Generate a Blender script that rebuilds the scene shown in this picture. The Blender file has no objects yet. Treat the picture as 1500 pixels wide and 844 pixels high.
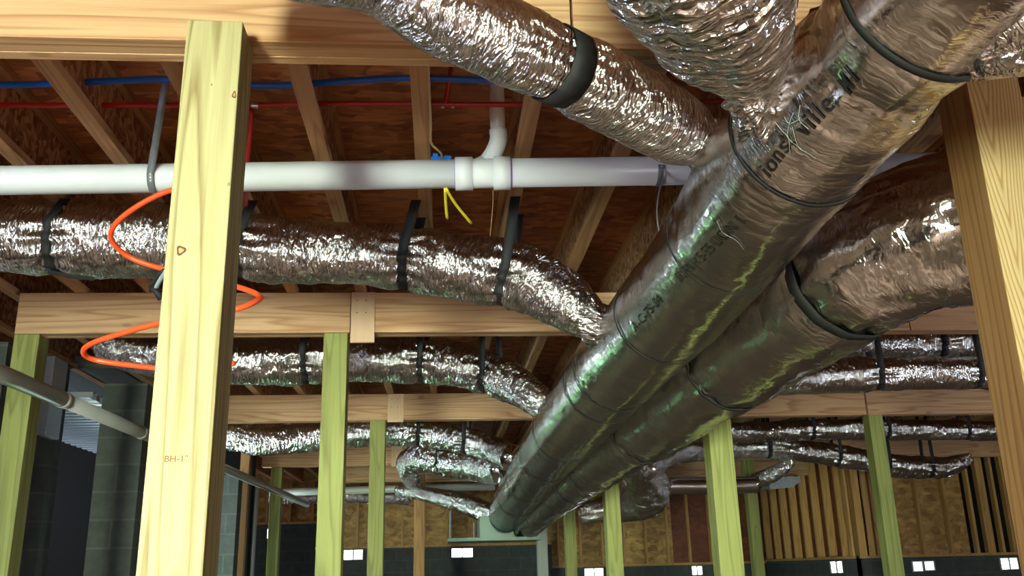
import bpy, bmesh, math, random
from mathutils import Vector, Matrix, noise

random.seed(7)
C = bpy.context.scene.collection
PI = math.pi
# ------------------------------------------------------------------ camera frame (photo is 1500 x 844)
F = 1344.7
CZ = 1.6                      # eye height above the floor
H = 1.616                     # underside of the joists above the eye
XW = Vector((9.97069346e-01, -4.17271122e-04, 7.65019296e-02))
YW = Vector((-7.29647051e-02, 2.95413662e-01, 9.52579089e-01))
ZW = Vector((-2.29971989e-02, -9.55369350e-01, 2.94517461e-01))

def ray(px, py):
    c = Vector(((px - 750) / F, (py - 422) / F, 1.0))
    return Vector((XW.dot(c), YW.dot(c), ZW.dot(c)))
def up(v): return Vector((v[0], v[1], v[2] + CZ))
def P(px, py, d): return up(ray(px, py) * d)                 # point at distance d in front of the lens
def PY(px, py, y): r = ray(px, py); return up(r * (y / r[1]))
def PH(px, py, h): r = ray(px, py); return up(r * (h / r[2]))
def proj(p):
    q = Vector((p[0], p[1], p[2] - CZ))
    # world -> camera: c = R^T q
    c = Vector((XW[0]*q[0] + YW[0]*q[1] + ZW[0]*q[2], XW[1]*q[0] + YW[1]*q[1] + ZW[1]*q[2], XW[2]*q[0] + YW[2]*q[1] + ZW[2]*q[2]))
    return 750 + F*c[0]/c[2], 422 + F*c[1]/c[2], c[2]

# ------------------------------------------------------------------ objects
def tag(o, label=None, cat=None, group=None, kind=None):
    if label: o['label'] = label
    if cat: o['category'] = cat
    if group: o['group'] = group
    if kind: o['kind'] = kind
    return o
def thing(name, loc, label, cat, group=None):
    o = bpy.data.objects.new(name, None); C.objects.link(o); o.location = loc; o.empty_display_size = .05
    return tag(o, label, cat, group)
def obj(name, bm, mat, parent=None, smooth=False, origin=None):
    """link bm (built in world coordinates) as one mesh object; parents are unrotated empties or meshes"""
    me = bpy.data.meshes.new(name)
    bmesh.ops.recalc_face_normals(bm, faces=bm.faces)
    if origin is None:
        n = max(1, len(bm.verts)); s = Vector((0, 0, 0))
        for v in bm.verts: s += v.co
        origin = s / n
    origin = Vector(origin)
    for v in bm.verts: v.co -= origin
    bm.to_mesh(me); bm.free()
    if smooth:
        for p in me.polygons: p.use_smooth = True
    if isinstance(mat, (list, tuple)):
        for m in mat: me.materials.append(m)
    else: me.materials.append(mat)
    o = bpy.data.objects.new(name, me); C.objects.link(o)
    base = Vector((0, 0, 0))
    q = parent
    while q is not None: base += q.location; q = q.parent
    o.parent = parent; o.location = origin - base
    return o

def add_box(bm, x0, x1, y0, y1, z0, z1, bev=0.0):
    r = bmesh.ops.create_cube(bm, size=1)
    vs = r['verts']
    for v in vs:
        v.co = Vector((x0 + (v.co.x + .5)*(x1-x0), y0 + (v.co.y + .5)*(y1-y0), z0 + (v.co.z + .5)*(z1-z0)))
    if bev > 0:
        es = list({e for v in vs for e in v.link_edges})
        bmesh.ops.bevel(bm, geom=es, offset=bev, segments=2, profile=.6, affect='EDGES')
    return bm
def box(x0, x1, y0, y1, z0, z1, bev=0.0):
    return add_box(bmesh.new(), x0, x1, y0, y1, z0, z1, bev)

def catmull(pts, step=.02):
    """pts: list of tuples, any dimension; returns resampled list"""
    pts = [tuple(p) for p in pts]
    n = len(pts); out = []
    ext = [tuple(2*a - b for a, b in zip(pts[0], pts[1]))] + pts + [tuple(2*a - b for a, b in zip(pts[-1], pts[-2]))]
    for i in range(1, n):
        p0, p1, p2, p3 = ext[i-1], ext[i], ext[i+1], ext[i+2]
        L = math.dist(p1[:3], p2[:3]); k = max(1, int(L / step))
        for j in range(k):
            t = j / k
            out.append(tuple(.5*((2*b) + (-a + c)*t + (2*a - 5*b + 4*c - d)*t*t + (-a + 3*b - 3*c + d)*t**3) for a, b, c, d in zip(p0, p1, p2, p3)))
    out.append(pts[-1])
    return out

class Path:
    """smooth centre line with a radius; gives frames and surface points"""
    def __init__(self, pts, step=.02):
        rs = catmull([tuple(p[0]) + (p[1],) for p in pts], step)
        self.c = [Vector(r[:3]) for r in rs]; self.r = [r[3] for r in rs]
        self.s = [0.0]
        for a, b in zip(self.c, self.c[1:]): self.s.append(self.s[-1] + (b-a).length)
        self.t = []
        n = len(self.c)
        for i in range(n): self.t.append((self.c[min(n-1, i+1)] - self.c[max(0, i-1)]).normalized())
        self.u = []; self.v = []
        for t in self.t:                       # u: sideways, v: upwards (as far as the direction allows)
            ref = Vector((0, 0, 1)) if abs(t.z) < .93 else Vector((0, 1, 0))
            u = t.cross(ref).normalized(); self.u.append(u); self.v.append(u.cross(t).normalized())
    def at(self, s):
        s = min(max(s, 0), self.s[-1]); 
        lo, hi = 0, len(self.s) - 1
        while hi - lo > 1:
            m = (lo+hi)//2
            if self.s[m] <= s: lo = m
            else: hi = m
        f = 0 if self.s[hi] == self.s[lo] else (s - self.s[lo])/(self.s[hi]-self.s[lo])
        mix = lambda A: A[lo]*(1-f) + A[hi]*f
        return mix(self.c), mix(self.t).normalized(), mix(self.u).normalized(), mix(self.v).normalized(), mix(self.r)
    def near(self, px, py=None):
        best = 0; bd = 1e9
        for i, c in enumerate(self.c):
            x, y, d = proj(c)
            if d <= .2: continue
            e = abs(x-px) if py is None else math.hypot(x-px, y-py)
            if e < bd: bd = e; best = i
        return self.s[best]

def surf_hit(pth, px, py):
    """arc position and angle of the jacket point seen at a pixel"""
    best = None
    for i in range(0, len(pth.c), 2):
        if abs(proj(pth.c[i])[0]-px) > 200: continue
        for k in range(120):
            a = 2*PI*k/120; n = pth.u[i]*math.cos(a) + pth.v[i]*math.sin(a)
            q = pth.c[i] + n*pth.r[i]
            if n.dot(Vector((0, 0, CZ)) - q) <= 0: continue
            x, y, d = proj(q); e = math.hypot(x-px, y-py)
            if best is None or e < best[0]: best = (e, pth.s[i], a)
    return best[1], best[2]

def tube(bm, pts, r, seg=12, step=.03, uv=False, cap=True):
    pth = Path([(Vector(p), r) for p in pts], step)
    rings = []
    for i in range(len(pth.c)):
        rings.append([bm.verts.new(pth.c[i] + (pth.u[i]*math.cos(2*PI*k/seg) + pth.v[i]*math.sin(2*PI*k/seg))*pth.r[i]) for k in range(seg)])
    for a, b in zip(rings, rings[1:]):
        for k in range(seg): bm.faces.new((a[k], a[(k+1) % seg], b[(k+1) % seg], b[k]))
    if cap:
        bm.faces.new(rings[0][::-1]); bm.faces.new(rings[-1])
    return pth
def tube_bm(pts, r, seg=12, step=.03):
    bm = bmesh.new(); tube(bm, pts, r, seg, step); return bm
def cyl(bm, a, b, r, seg=20): tube(bm, [a, b], r, seg, step=10)

def ribbon(bm, pts, wdirs, w, th):
    """closed strip of thickness th along pts; wdirs are the width directions"""
    n = len(pts); rings = []
    for i in range(n):
        t = (pts[min(n-1, i+1)] - pts[max(0, i-1)]).normalized()
        wd = wdirs[i].normalized(); nn = t.cross(wd).normalized()
        rings.append([bm.verts.new(pts[i] + wd*w/2*a + nn*th/2*b) for a, b in ((-1, -1), (1, -1), (1, 1), (-1, 1))])
    for a, b in zip(rings, rings[1:]):
        for k in range(4): bm.faces.new((a[k], a[(k+1) % 4], b[(k+1) % 4], b[k]))
    bm.faces.new(rings[0][::-1]); bm.faces.new(rings[-1])

# ------------------------------------------------------------------ materials
def new_mat(name):
    m = bpy.data.materials.new(name); m.use_nodes = True
    nt = m.node_tree; b = nt.nodes['Principled BSDF']
    return m, nt, b
def nd(nt, t, **kw):
    n = nt.nodes.new(t)
    for k, v in kw.items():
        if k in n.inputs: n.inputs[k].default_value = v
        else: setattr(n, k, v)
    return n
def ramp(nt, stops, src=None):
    n = nt.nodes.new('ShaderNodeValToRGB'); cr = n.color_ramp
    while len(cr.elements) < len(stops): cr.elements.new(.5)
    for e, (p, c) in zip(cr.elements, stops): e.position = p; e.color = (*c, 1) if len(c) == 3 else c
    if src is not None: nt.links.new(src, n.inputs[0])
    return n
def mixc(nt, mode, fac, a, b):
    n = nt.nodes.new('ShaderNodeMix'); n.data_type = 'RGBA'; n.blend_type = mode
    for s, v in ((n.inputs[0], fac), (n.inputs[6], a), (n.inputs[7], b)):
        if isinstance(v, (int, float)): s.default_value = v
        elif isinstance(v, tuple): s.default_value = (*v, 1)
        else: nt.links.new(v, s)
    return n.outputs[2]

def sr(r, g, b):
    f = lambda c: (c/255/12.92) if c/255 <= .04045 else ((c/255+.055)/1.055)**2.4
    return (f(r), f(g), f(b))

def wood(name, axis, light, dark, knots=.6, contrast=1.0, rough=.62, flame=False):
    m, nt, b = new_mat(name); L = nt.links
    tc = nd(nt, 'ShaderNodeTexCoord'); oi = nd(nt, 'ShaderNodeObjectInfo')
    off = nd(nt, 'ShaderNodeVectorMath', operation='MULTIPLY'); off.inputs[1].default_value = (9.1, 7.7, 8.3)
    comb = nd(nt, 'ShaderNodeCombineXYZ'); 
    for i in range(3): L.new(oi.outputs['Random'], comb.inputs[i])
    L.new(comb.outputs[0], off.inputs[0])
    add = nd(nt, 'ShaderNodeVectorMath', operation='ADD'); L.new(tc.outputs['Object'], add.inputs[0]); L.new(off.outputs[0], add.inputs[1])
    def mapped(a, c):
        mp = nd(nt, 'ShaderNodeMapping'); s = [c, c, c]; s[axis] = a
        mp.inputs['Scale'].default_value = s; L.new(add.outputs[0], mp.inputs[0]); return mp.outputs[0]
    # broad wander that bends the growth rings
    n1 = nd(nt, 'ShaderNodeTexNoise', Scale=1.0, Detail=2.0); L.new(mapped(1.1 if flame else .28, 5 if flame else 6), n1.inputs['Vector'])
    ring = nd(nt, 'ShaderNodeMath', operation='MULTIPLY'); L.new(n1.outputs['Fac'], ring.inputs[0]); ring.inputs[1].default_value = 26 if flame else 14
    if flame:
        sp = nd(nt, 'ShaderNodeSeparateXYZ'); L.new(tc.outputs['Object'], sp.inputs[0])
        n9 = nd(nt, 'ShaderNodeTexNoise', Scale=1.0, Detail=2.0); L.new(mapped(2.5, 6), n9.inputs['Vector'])
        ax = nd(nt, 'ShaderNodeMath', operation='MULTIPLY_ADD'); L.new(n9.outputs['Fac'], ax.inputs[0]); ax.inputs[1].default_value = .05; ax.inputs[2].default_value = .008
        a2 = nd(nt, 'ShaderNodeMath', operation='ADD'); L.new(sp.outputs[0], a2.inputs[0]); L.new(ax.outputs[0], a2.inputs[1])
        a3 = nd(nt, 'ShaderNodeMath', operation='ABSOLUTE'); L.new(a2.outputs[0], a3.inputs[0])
        a4 = nd(nt, 'ShaderNodeMath', operation='POWER'); L.new(a3.outputs[0], a4.inputs[0]); a4.inputs[1].default_value = 1.25
        a5 = nd(nt, 'ShaderNodeMath', operation='MULTIPLY'); L.new(a4.outputs[0], a5.inputs[0]); a5.inputs[1].default_value = -170
        a6 = nd(nt, 'ShaderNodeMath', operation='MULTIPLY_ADD'); L.new(sp.outputs[2], a6.inputs[0]); a6.inputs[1].default_value = 9; L.new(a5.outputs[0], a6.inputs[2])
        ring = a6
    sn = nd(nt, 'ShaderNodeMath', operation='FRACT'); L.new(ring.outputs[0], sn.inputs[0])
    rr = ramp(nt, [(0, (0, 0, 0)), (.5, (.15, .15, .15)), (.85, (1, 1, 1)), (1, (0, 0, 0))], sn.outputs[0])
    n2 = nd(nt, 'ShaderNodeTexNoise', Scale=1.0, Detail=5.0, Roughness=.65); L.new(mapped(3, 140), n2.inputs['Vector'])
    n3 = nd(nt, 'ShaderNodeTexNoise', Scale=1.0, Detail=3.0); L.new(mapped(1.2, 9), n3.inputs['Vector'])
    s1 = nd(nt, 'ShaderNodeMath', operation='MULTIPLY_ADD'); L.new(rr.outputs[0], s1.inputs[0]); s1.inputs[1].default_value = (.6 if flame else .36)*contrast; 
    s2 = nd(nt, 'ShaderNodeMath', operation='MULTIPLY'); L.new(n2.outputs['Fac'], s2.inputs[0]); s2.inputs[1].default_value = .5*contrast
    L.new(s2.outputs[0], s1.inputs[2])
    col = ramp(nt, [(.12, light), (.85, dark)], s1.outputs[0])
    patch = ramp(nt, [(.35, (1, 1, 1)), (.75, (.82, .74, .66))], n3.outputs['Fac'])
    c1 = mixc(nt, 'MULTIPLY', .7, col.outputs[0], patch.outputs[0])
    # knots
    vo = nd(nt, 'ShaderNodeTexVoronoi', Scale=1.0); L.new(mapped(2.2, 5.5), vo.inputs['Vector'])
    kn = ramp(nt, [(0, (1, 1, 1)), (.07, (.7, .7, .7)), (.10, (0, 0, 0))], vo.outputs['Distance'])
    kf = nd(nt, 'ShaderNodeMath', operation='MULTIPLY'); L.new(kn.outputs[0], kf.inputs[0]); kf.inputs[1].default_value = knots
    kdark = tuple(c*.28 for c in dark)
    c2 = mixc(nt, 'MIX', kf.outputs[0], c1, kdark)
    L.new(c2, b.inputs['Base Color']); b.inputs['Roughness'].default_value = rough
    bp = nd(nt, 'ShaderNodeBump', Strength=.25, Distance=.002); L.new(n2.outputs['Fac'], bp.inputs['Height']); L.new(bp.outputs[0], b.inputs['Normal'])
    return m

def osb(name, a, c, scale=30):
    m, nt, b = new_mat(name); L = nt.links
    tc = nd(nt, 'ShaderNodeTexCoord')
    w = nd(nt, 'ShaderNodeTexNoise', Scale=4.0, Detail=2.0); L.new(tc.outputs['Object'], w.inputs['Vector'])
    vo = nd(nt, 'ShaderNodeTexVoronoi', Scale=float(scale)); vo.inputs['Randomness'].default_value = 1
    mp = nd(nt, 'ShaderNodeMapping'); mp.inputs['Scale'].default_value = (.55, 1.0, .8); L.new(tc.outputs['Object'], mp.inputs[0])
    mx = nd(nt, 'ShaderNodeVectorMath', operation='ADD'); L.new(mp.outputs[0], mx.inputs[0])
    sc = nd(nt, 'ShaderNodeVectorMath', operation='SCALE'); L.new(w.outputs['Color'], sc.inputs[0]); sc.inputs['Scale'].default_value = .12; L.new(sc.outputs[0], mx.inputs[1])
    L.new(mx.outputs[0], vo.inputs['Vector'])
    sep = nd(nt, 'ShaderNodeSeparateColor'); L.new(vo.outputs['Color'], sep.inputs[0])
    mid = tuple((x+y)/2 for x, y in zip(a, c))
    col = ramp(nt, [(0, a), (.5, mid), (1, c)], sep.outputs[0])
    n2 = nd(nt, 'ShaderNodeTexNoise', Scale=5.0, Detail=6.0, Roughness=.7); 
    mp2 = nd(nt, 'ShaderNodeMapping'); mp2.inputs['Scale'].default_value = (1, 9, 3); L.new(tc.outputs['Object'], mp2.inputs[0]); L.new(mp2.outputs[0], n2.inputs['Vector'])
    r2 = ramp(nt, [(.3, (.5, .45, .42)), (.7, (1.15, 1.12, 1.08))], n2.outputs['Fac'])
    L.new(mixc(nt, 'MULTIPLY', .9, col.outputs[0], r2.outputs[0]), b.inputs['Base Color'])
    b.inputs['Roughness'].default_value = .6
    bp = nd(nt, 'ShaderNodeBump', Strength=.4, Distance=.002); L.new(sep.outputs[1], bp.inputs['Height']); L.new(bp.outputs[0], b.inputs['Normal'])
    return m

def foil(name, su=40, sv=14, strength=.6, rough=.2, tint=(.86, .86, .88), crumple=.4, dist=.01, soft=1.0):
    """reinforced foil jacket: metal with fine wrinkles running around the duct (UV in metres)"""
    m, nt, b = new_mat(name); L = nt.links
    uvn = nd(nt, 'ShaderNodeUVMap'); uvn.uv_map = 'UVMap'
    wv = nd(nt, 'ShaderNodeTexNoise', Scale=14.0, Detail=2.0); L.new(uvn.outputs[0], wv.inputs['Vector'])
    wsc = nd(nt, 'ShaderNodeVectorMath', operation='SCALE'); L.new(wv.outputs['Color'], wsc.inputs[0]); wsc.inputs['Scale'].default_value = .05
    wad = nd(nt, 'ShaderNodeVectorMath', operation='ADD'); L.new(uvn.outputs[0], wad.inputs[0]); L.new(wsc.outputs[0], wad.inputs[1])
    def mp(a, c, rot=0):
        q = nd(nt, 'ShaderNodeMapping'); q.inputs['Scale'].default_value = (a, c, 1); q.inputs['Rotation'].default_value = (0, 0, rot); L.new(wad.outputs[0], q.inputs[0]); return q.outputs[0]
    def vor(a, c, rot, metric='MANHATTAN'):
        v = nd(nt, 'ShaderNodeTexVoronoi', Scale=1.0); v.feature = 'F1'; v.distance = metric; v.voronoi_dimensions = '2D'; L.new(mp(a, c, rot), v.inputs['Vector']); return v.outputs['Distance']
    def sc_add(src, k, prev=None):
        n = nd(nt, 'ShaderNodeMath', operation='MULTIPLY_ADD'); L.new(src, n.inputs[0]); n.inputs[1].default_value = k
        if prev is None: n.inputs[2].default_value = 0
        else: L.new(prev, n.inputs[2])
        return n.outputs[0]
    h = sc_add(vor(su, sv, .12), crumple)
    h = sc_add(vor(su*1.9, sv*1.8, -.2), crumple*.4, h)
    w1 = nd(nt, 'ShaderNodeTexNoise', Scale=1.0, Detail=5.0, Roughness=.62, Distortion=.8); L.new(mp(su*.8, sv*.6), w1.inputs['Vector'])
    h = sc_add(w1.outputs['Fac'], .9, h)
    w3 = nd(nt, 'ShaderNodeTexNoise', Scale=1.0, Detail=2.0, Distortion=.8); L.new(mp(7, 6), w3.inputs['Vector'])
    h = sc_add(w3.outputs['Fac'], 1.6*soft, h)
    bp = nd(nt, 'ShaderNodeBump', Strength=strength, Distance=dist); L.new(h, bp.inputs['Height']); L.new(bp.outputs[0], b.inputs['Normal'])
    cr = ramp(nt, [(.2, tuple(c*.85 for c in tint)), (.8, tint)], w3.outputs['Fac'])
    L.new(cr.outputs[0], b.inputs['Base Color'])
    b.inputs['Metallic'].default_value = 1; b.inputs['Roughness'].default_value = rough
    return m

def plain(name, col, rough=.5, metal=0.0, bump=0, scale=60, var=.0):
    m, nt, b = new_mat(name); L = nt.links
    b.inputs['Base Color'].default_value = (*col, 1); b.inputs['Roughness'].default_value = rough; b.inputs['Metallic'].default_value = metal
    tc = nd(nt, 'ShaderNodeTexCoord'); n = nd(nt, 'ShaderNodeTexNoise', Scale=float(scale), Detail=4.0); L.new(tc.outputs['Object'], n.inputs['Vector'])
    if var:
        r = ramp(nt, [(.3, tuple(c*(1-var) for c in col)), (.7, tuple(min(1, c*(1+var)) for c in col))], n.outputs['Fac']); L.new(r.outputs[0], b.inputs['Base Color'])
    if bump:
        bp = nd(nt, 'ShaderNodeBump', Strength=bump, Distance=.003); L.new(n.outputs['Fac'], bp.inputs['Height']); L.new(bp.outputs[0], b.inputs['Normal'])
    return m

def block(name, col, horiz=0):
    """concrete block, courses of 0.2 m; horiz = which object axis runs along the wall"""
    m, nt, b = new_mat(name); L = nt.links
    geo = nd(nt, 'ShaderNodeNewGeometry'); sp = nd(nt, 'ShaderNodeSeparateXYZ'); L.new(geo.outputs['Position'], sp.inputs[0])
    cb = nd(nt, 'ShaderNodeCombineXYZ'); L.new(sp.outputs[horiz], cb.inputs[0]); L.new(sp.outputs[2], cb.inputs[1])
    br = nd(nt, 'ShaderNodeTexBrick'); L.new(cb.outputs[0], br.inputs['Vector'])
    br.inputs['Scale'].default_value = 1; br.inputs['Brick Width'].default_value = .406; br.inputs['Row Height'].default_value = .203; br.inputs['Mortar Size'].default_value = .008
    br.inputs['Color1'].default_value = (*col, 1); br.inputs['Color2'].default_value = (*[c*.85 for c in col], 1); br.inputs['Mortar'].default_value = (*[c*1.25 for c in col], 1)
    n = nd(nt, 'ShaderNodeTexNoise', Scale=9.0, Detail=6.0, Roughness=.7); L.new(geo.outputs['Position'], n.inputs['Vector'])
    r = ramp(nt, [(.3, (.65, .65, .65)), (.75, (1.2, 1.2, 1.2))], n.outputs['Fac'])
    L.new(mixc(nt, 'MULTIPLY', .8, br.outputs['Color'], r.outputs[0]), b.inputs['Base Color']); b.inputs['Roughness'].default_value = .85
    n2 = nd(nt, 'ShaderNodeTexNoise', Scale=120.0, Detail=3.0); L.new(geo.outputs['Position'], n2.inputs['Vector'])
    bp = nd(nt, 'ShaderNodeBump', Strength=.5, Distance=.003); L.new(n2.outputs['Fac'], bp.inputs['Height']); L.new(bp.outputs[0], b.inputs['Normal'])
    return m

def emit(name, col, s):
    m, nt, b = new_mat(name); b.inputs['Base Color'].default_value = (.8, .8, .8, 1)
    b.inputs['Emission Color'].default_value = (*col, 1); b.inputs['Emission Strength'].default_value = s; return m

M_GIRD = wood('girder_pine', 0, sr(220, 184, 144), sr(166, 116, 76), knots=.5, contrast=1.15)
M_SPLICE = wood('splice_pine', 2, sr(222, 190, 158), sr(200, 162, 126), knots=.0, contrast=.6)
M_POST = wood('treated_post', 2, sr(192, 188, 142), sr(132, 116, 70), knots=.2, contrast=1.25)
M_POST_GREENLIT = wood('treated_post_green_lit', 2, sr(166, 174, 100), sr(108, 116, 56), knots=.7)  # same treated wood, with the green light cast put into its colour
M_FLAME = wood('treated_post_flame', 2, sr(228, 214, 166), sr(190, 152, 92), knots=.1, contrast=1.3, flame=True)
M_FLANGE = wood('joist_flange_pine', 1, sr(204, 160, 114), sr(146, 100, 66), knots=.4)
M_STUD = wood('stud_pine', 2, sr(206, 166, 104), sr(150, 108, 60), knots=.4)
M_WEB = osb('joist_web_osb', sr(136, 86, 60), sr(232, 190, 156), 42)
M_DECK = osb('subfloor_osb', sr(160, 92, 58), sr(226, 152, 104), 22)
M_SHEATH = osb('wall_osb', sr(158, 122, 68), sr(212, 174, 106), 16)
M_REDOSB = osb('wall_osb_red', sr(92, 42, 26), sr(126, 62, 38), 16)
M_BLOCKX = block('concrete_block_across', sr(72, 78, 80), 0)
M_BLOCKY = block('concrete_block_along', sr(72, 78, 80), 1)
M_BLOCKB = block('concrete_block_blue', sr(90, 98, 94), 0)
M_DIRT = plain('packed_earth', sr(136, 116, 96), .9, bump=.6, scale=7, var=.3)
M_TRUNK = foil('trunk_foil', 95, 6, .55, .11, (.86, .86, .84), .10, .0045, .55)
M_TRUNK2 = foil('trunk_foil_creased', 90, 7, .6, .12, (.86, .86, .85), .18, .006, .8)
M_FOIL = foil('flex_foil', 85, 13, 1.0, .12, (.90, .90, .90), .6, .010)
M_FOILFAR = foil('far_flex_foil', 46, 13, 1.0, .08, (.90, .90, .90), .7, .013)
M_FOILMID = foil('mid_flex_foil', 66, 13, 1.0, .09, (.90, .90, .90), .65, .010)
M_FOILBIG = foil('crinkled_foil', 36, 9, 1.0, .13, (.92, .91, .91), .8, .017)
M_FOILFINE = foil('near_flex_foil', 110, 20, 1.0, .13, (.92, .92, .93), .7, .008)
M_TAPE = foil('foil_tape', 40, 20, .4, .2, (.84, .84, .83), .15, .004, .6)
M_STRAP = plain('black_strap', (.008, .008, .01), .7, bump=.2, scale=200)
M_BAND = plain('dark_band', (.012, .012, .012), .75)
M_INK = plain('black_ink', (.01, .01, .01), .5)
M_PVC = plain('white_pvc', (.76, .80, .90), .28, var=.03, scale=5)
M_PRIMER = plain('purple_primer', (.25, .14, .45), .4)
M_GREY = plain('grey_conduit', sr(184, 188, 186), .35, var=.06, scale=6)
M_BLUE = plain('blue_pex', (.01, .14, .8), .3)
M_RED = plain('red_pex', (.45, .02, .02), .3)
M_ORANGE = plain('orange_tube', (.9, .09, .02), .35)
M_YEL = plain('yellow_wire', (.85, .72, .04), .4)
M_TAN = plain('tan_cable', (.5, .36, .16), .5)
M_GALV = plain('galvanised_steel', (.20, .21, .24), .5, .3, var=.12, scale=30)
M_DECKM = plain('corrugated_steel', (.55, .63, .72), .42, .55, var=.08)
M_BRASS = plain('crimp_ring', (.6, .6, .62), .25, 1.0)
M_CLIP = plain('blue_clip', (.01, .16, .7), .4)
M_CLEAR = plain('clear_hose', (.35, .42, .5), .15)
M_RUST = plain('rust_mark', sr(120, 60, 26), .7)
M_KNOT = plain('knot_wood', sr(96, 52, 26), .6, var=.4, scale=300)
M_PALE = plain('pale_painted', sr(170, 176, 172), .6)
M_GREENPAN = plain('galvanised_pan', (.10, .15, .12), .4, .4)
M_DARK = plain('painted_void_shade', sr(14, 12, 13), .95, var=.3)  # near-black colour standing in for shade in openings and gaps
M_SUN = emit('daylight_pane', (.92, .96, 1.0), 9)
M_SUNDIM = emit('daylight_pane_dim', (.85, .92, 1.0), 1.1)

# ------------------------------------------------------------------ duct builder
def make_duct(name, mat, pts, label, cat='duct', group=None, pinch=(), amp=.006, seg=56, step=.018, wr=18, seed=0, pw=.035, pd=.14, twist=0, zones=()):
    """pts: [(centre, radius)]; pinch: arc positions where a strap nips the jacket"""
    pth = Path(pts, step)
    pins = [pth.near(*p) if isinstance(p, tuple) else pth.near(p) for p in pinch]
    pth.pins = pins
    zs = [(pth.near(z[0], z[1]), z[2], z[3]) for z in zones]
    def rad(s, th, r):
        k = 1.0
        for q in pins:
            d = abs(s-q)
            k *= 1 - pd*math.exp(-(d/pw)**2) + .05*math.exp(-((d-.12)/.06)**2)
        x, y = math.cos(th), math.sin(th)
        near_pin = max([math.exp(-(abs(s-q)/.09)**2) for q in pins] or [0])
        n = noise.noise(Vector((s*wr + seed*7, x*2.2, y*2.2))) * .9 + noise.noise(Vector((s*wr*2.6 + seed, x*4.5 + 3, y*4.5))) * .5
        n += noise.noise(Vector((s*3 + seed, x*1.2, y*1.2)))*1.6
        n += near_pin * 1.2 * math.sin(th*13 + 3*noise.noise(Vector((s*2, x, y))))
        extra = 0
        for q, wz, az in zs:
            e = math.exp(-((s-q)/wz)**2)
            if e > .02:
                rid = 1 - abs(noise.noise(Vector((s*16, x*3.2, y*3.2 + q)))*2) + .5*(1 - abs(noise.noise(Vector((s*34 + 5, x*7, y*7)))*2))
                extra += az*e*(rid - .9)
        return r*k + amp*n*(min(1, r/.12)) + extra
    pth.rad = rad
    bm = bmesh.new(); uvl = bm.loops.layers.uv.new('UVMap'); rings = []
    for i in range(len(pth.c)):
        ring = []
        for k in range(seg):
            th = 2*PI*k/seg
            rr = rad(pth.s[i], th, pth.r[i])
            ring.append(bm.verts.new(pth.c[i] + (pth.u[i]*math.cos(th) + pth.v[i]*math.sin(th))*rr))
        rings.append(ring)
    R0 = max(pth.r)
    for i in range(len(rings)-1):
        a, b = rings[i], rings[i+1]
        for k in range(seg):
            f = bm.faces.new((a[k], a[(k+1) % seg], b[(k+1) % seg], b[k]))
            uvs = ((pth.s[i], k), (pth.s[i], k+1), (pth.s[i+1], k+1), (pth.s[i+1], k))
            for lp, (u_, k_) in zip(f.loops, uvs): lp[uvl].uv = (u_ + seed*3.3, 2*PI*R0*k_/seg + u_*twist)
    bm.faces.new(rings[0][::-1]); bm.faces.new(rings[-1])
    c0 = pth.c[len(pth.c)//2]
    o = thing(name, c0, label, cat, group)
    sk = obj('foil_jacket', bm, mat, o, True)
    o['_p'] = 1; del o['_p']
    pth.root = o; pth.jacket = sk
    return pth

def band_bm(pth, s, w=.03, off=.004, th=.003, seg=64, tilt=0, a0=0, a1=2*PI):
    """ring or arc that follows the jacket"""
    bm = bmesh.new(); rings = []
    full = abs((a1-a0) - 2*PI) < 1e-4
    n = seg if full else seg+1
    mean = sum(pth.rad(s, 2*PI*q/24, pth.at(s)[4]) for q in range(24))/24
    for j in range(n):
        t = a0 + (a1-a0)*j/seg
        cs = []
        for e, o_ in ((-w/2, off), (w/2, off), (w/2, off+th), (-w/2, off+th)):
            ss = s + e + tilt*math.cos(t)
            c, tt, u, v, r = pth.at(ss)
            rr = mean*1.01 + .25*(pth.rad(s, t, pth.at(s)[4]) - mean) + o_
            cs.append(bm.verts.new(c + (u*math.cos(t) + v*math.sin(t))*rr))
        rings.append(cs)
    m = n if full else n-1
    for j in range(m):
        a, b = rings[j], rings[(j+1) % n]
        for k in range(4): bm.faces.new((a[k], b[k], b[(k+1) % 4], a[(k+1) % 4]))
    if not full: bm.faces.new(rings[0]); bm.faces.new(rings[-1][::-1])
    return bm

def hang_strap(pth, s, label, w=.045, top=H, group=None, mat=None, tail=0, lean=0.0):
    """black webbing slung under a duct, both tails rising to the joists"""
    c, t, u, v, r = pth.at(s)
    pts = []; wd = []
    tx = Vector((t.x, t.y, 0)).normalized() if abs(t.z) < .9 else t
    for j in range(33):
        a = math.radians(188 + (352-188)*j/32)
        a = math.radians(175 + (365-175)*j/32)
        pts.append(c + (u*math.cos(a) + v*math.sin(a))*(pth.rad(s, a, r) + .006)); wd.append(t)
    zt = CZ + top - .003
    first, last = pts[0], pts[-1]
    A = []; B = []
    if zt > max(first.z, last.z) + .02:
        for f in (1, .6, .3):
            A.append(Vector((first.x + (c.x-first.x)*.25*f + tx.x*lean*f, first.y + (c.y-first.y)*.25*f + tx.y*lean*f, first.z + (zt-first.z)*f)))
            B.append(Vector((last.x + (c.x-last.x)*.25*f + tx.x*lean*f, last.y + (c.y-last.y)*.25*f + tx.y*lean*f, last.z + (zt-last.z)*f)))
    pts = A + pts + B[::-1]; wd = [tx]*len(A) + wd + [tx]*len(B)
    bm = bmesh.new(); ribbon(bm, pts, wd, w, .003)
    o = obj('hanger_strap', bm, mat or M_STRAP, None, True)
    return tag(o, label, 'strap', group or 'black straps holding the ducts')

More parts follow.
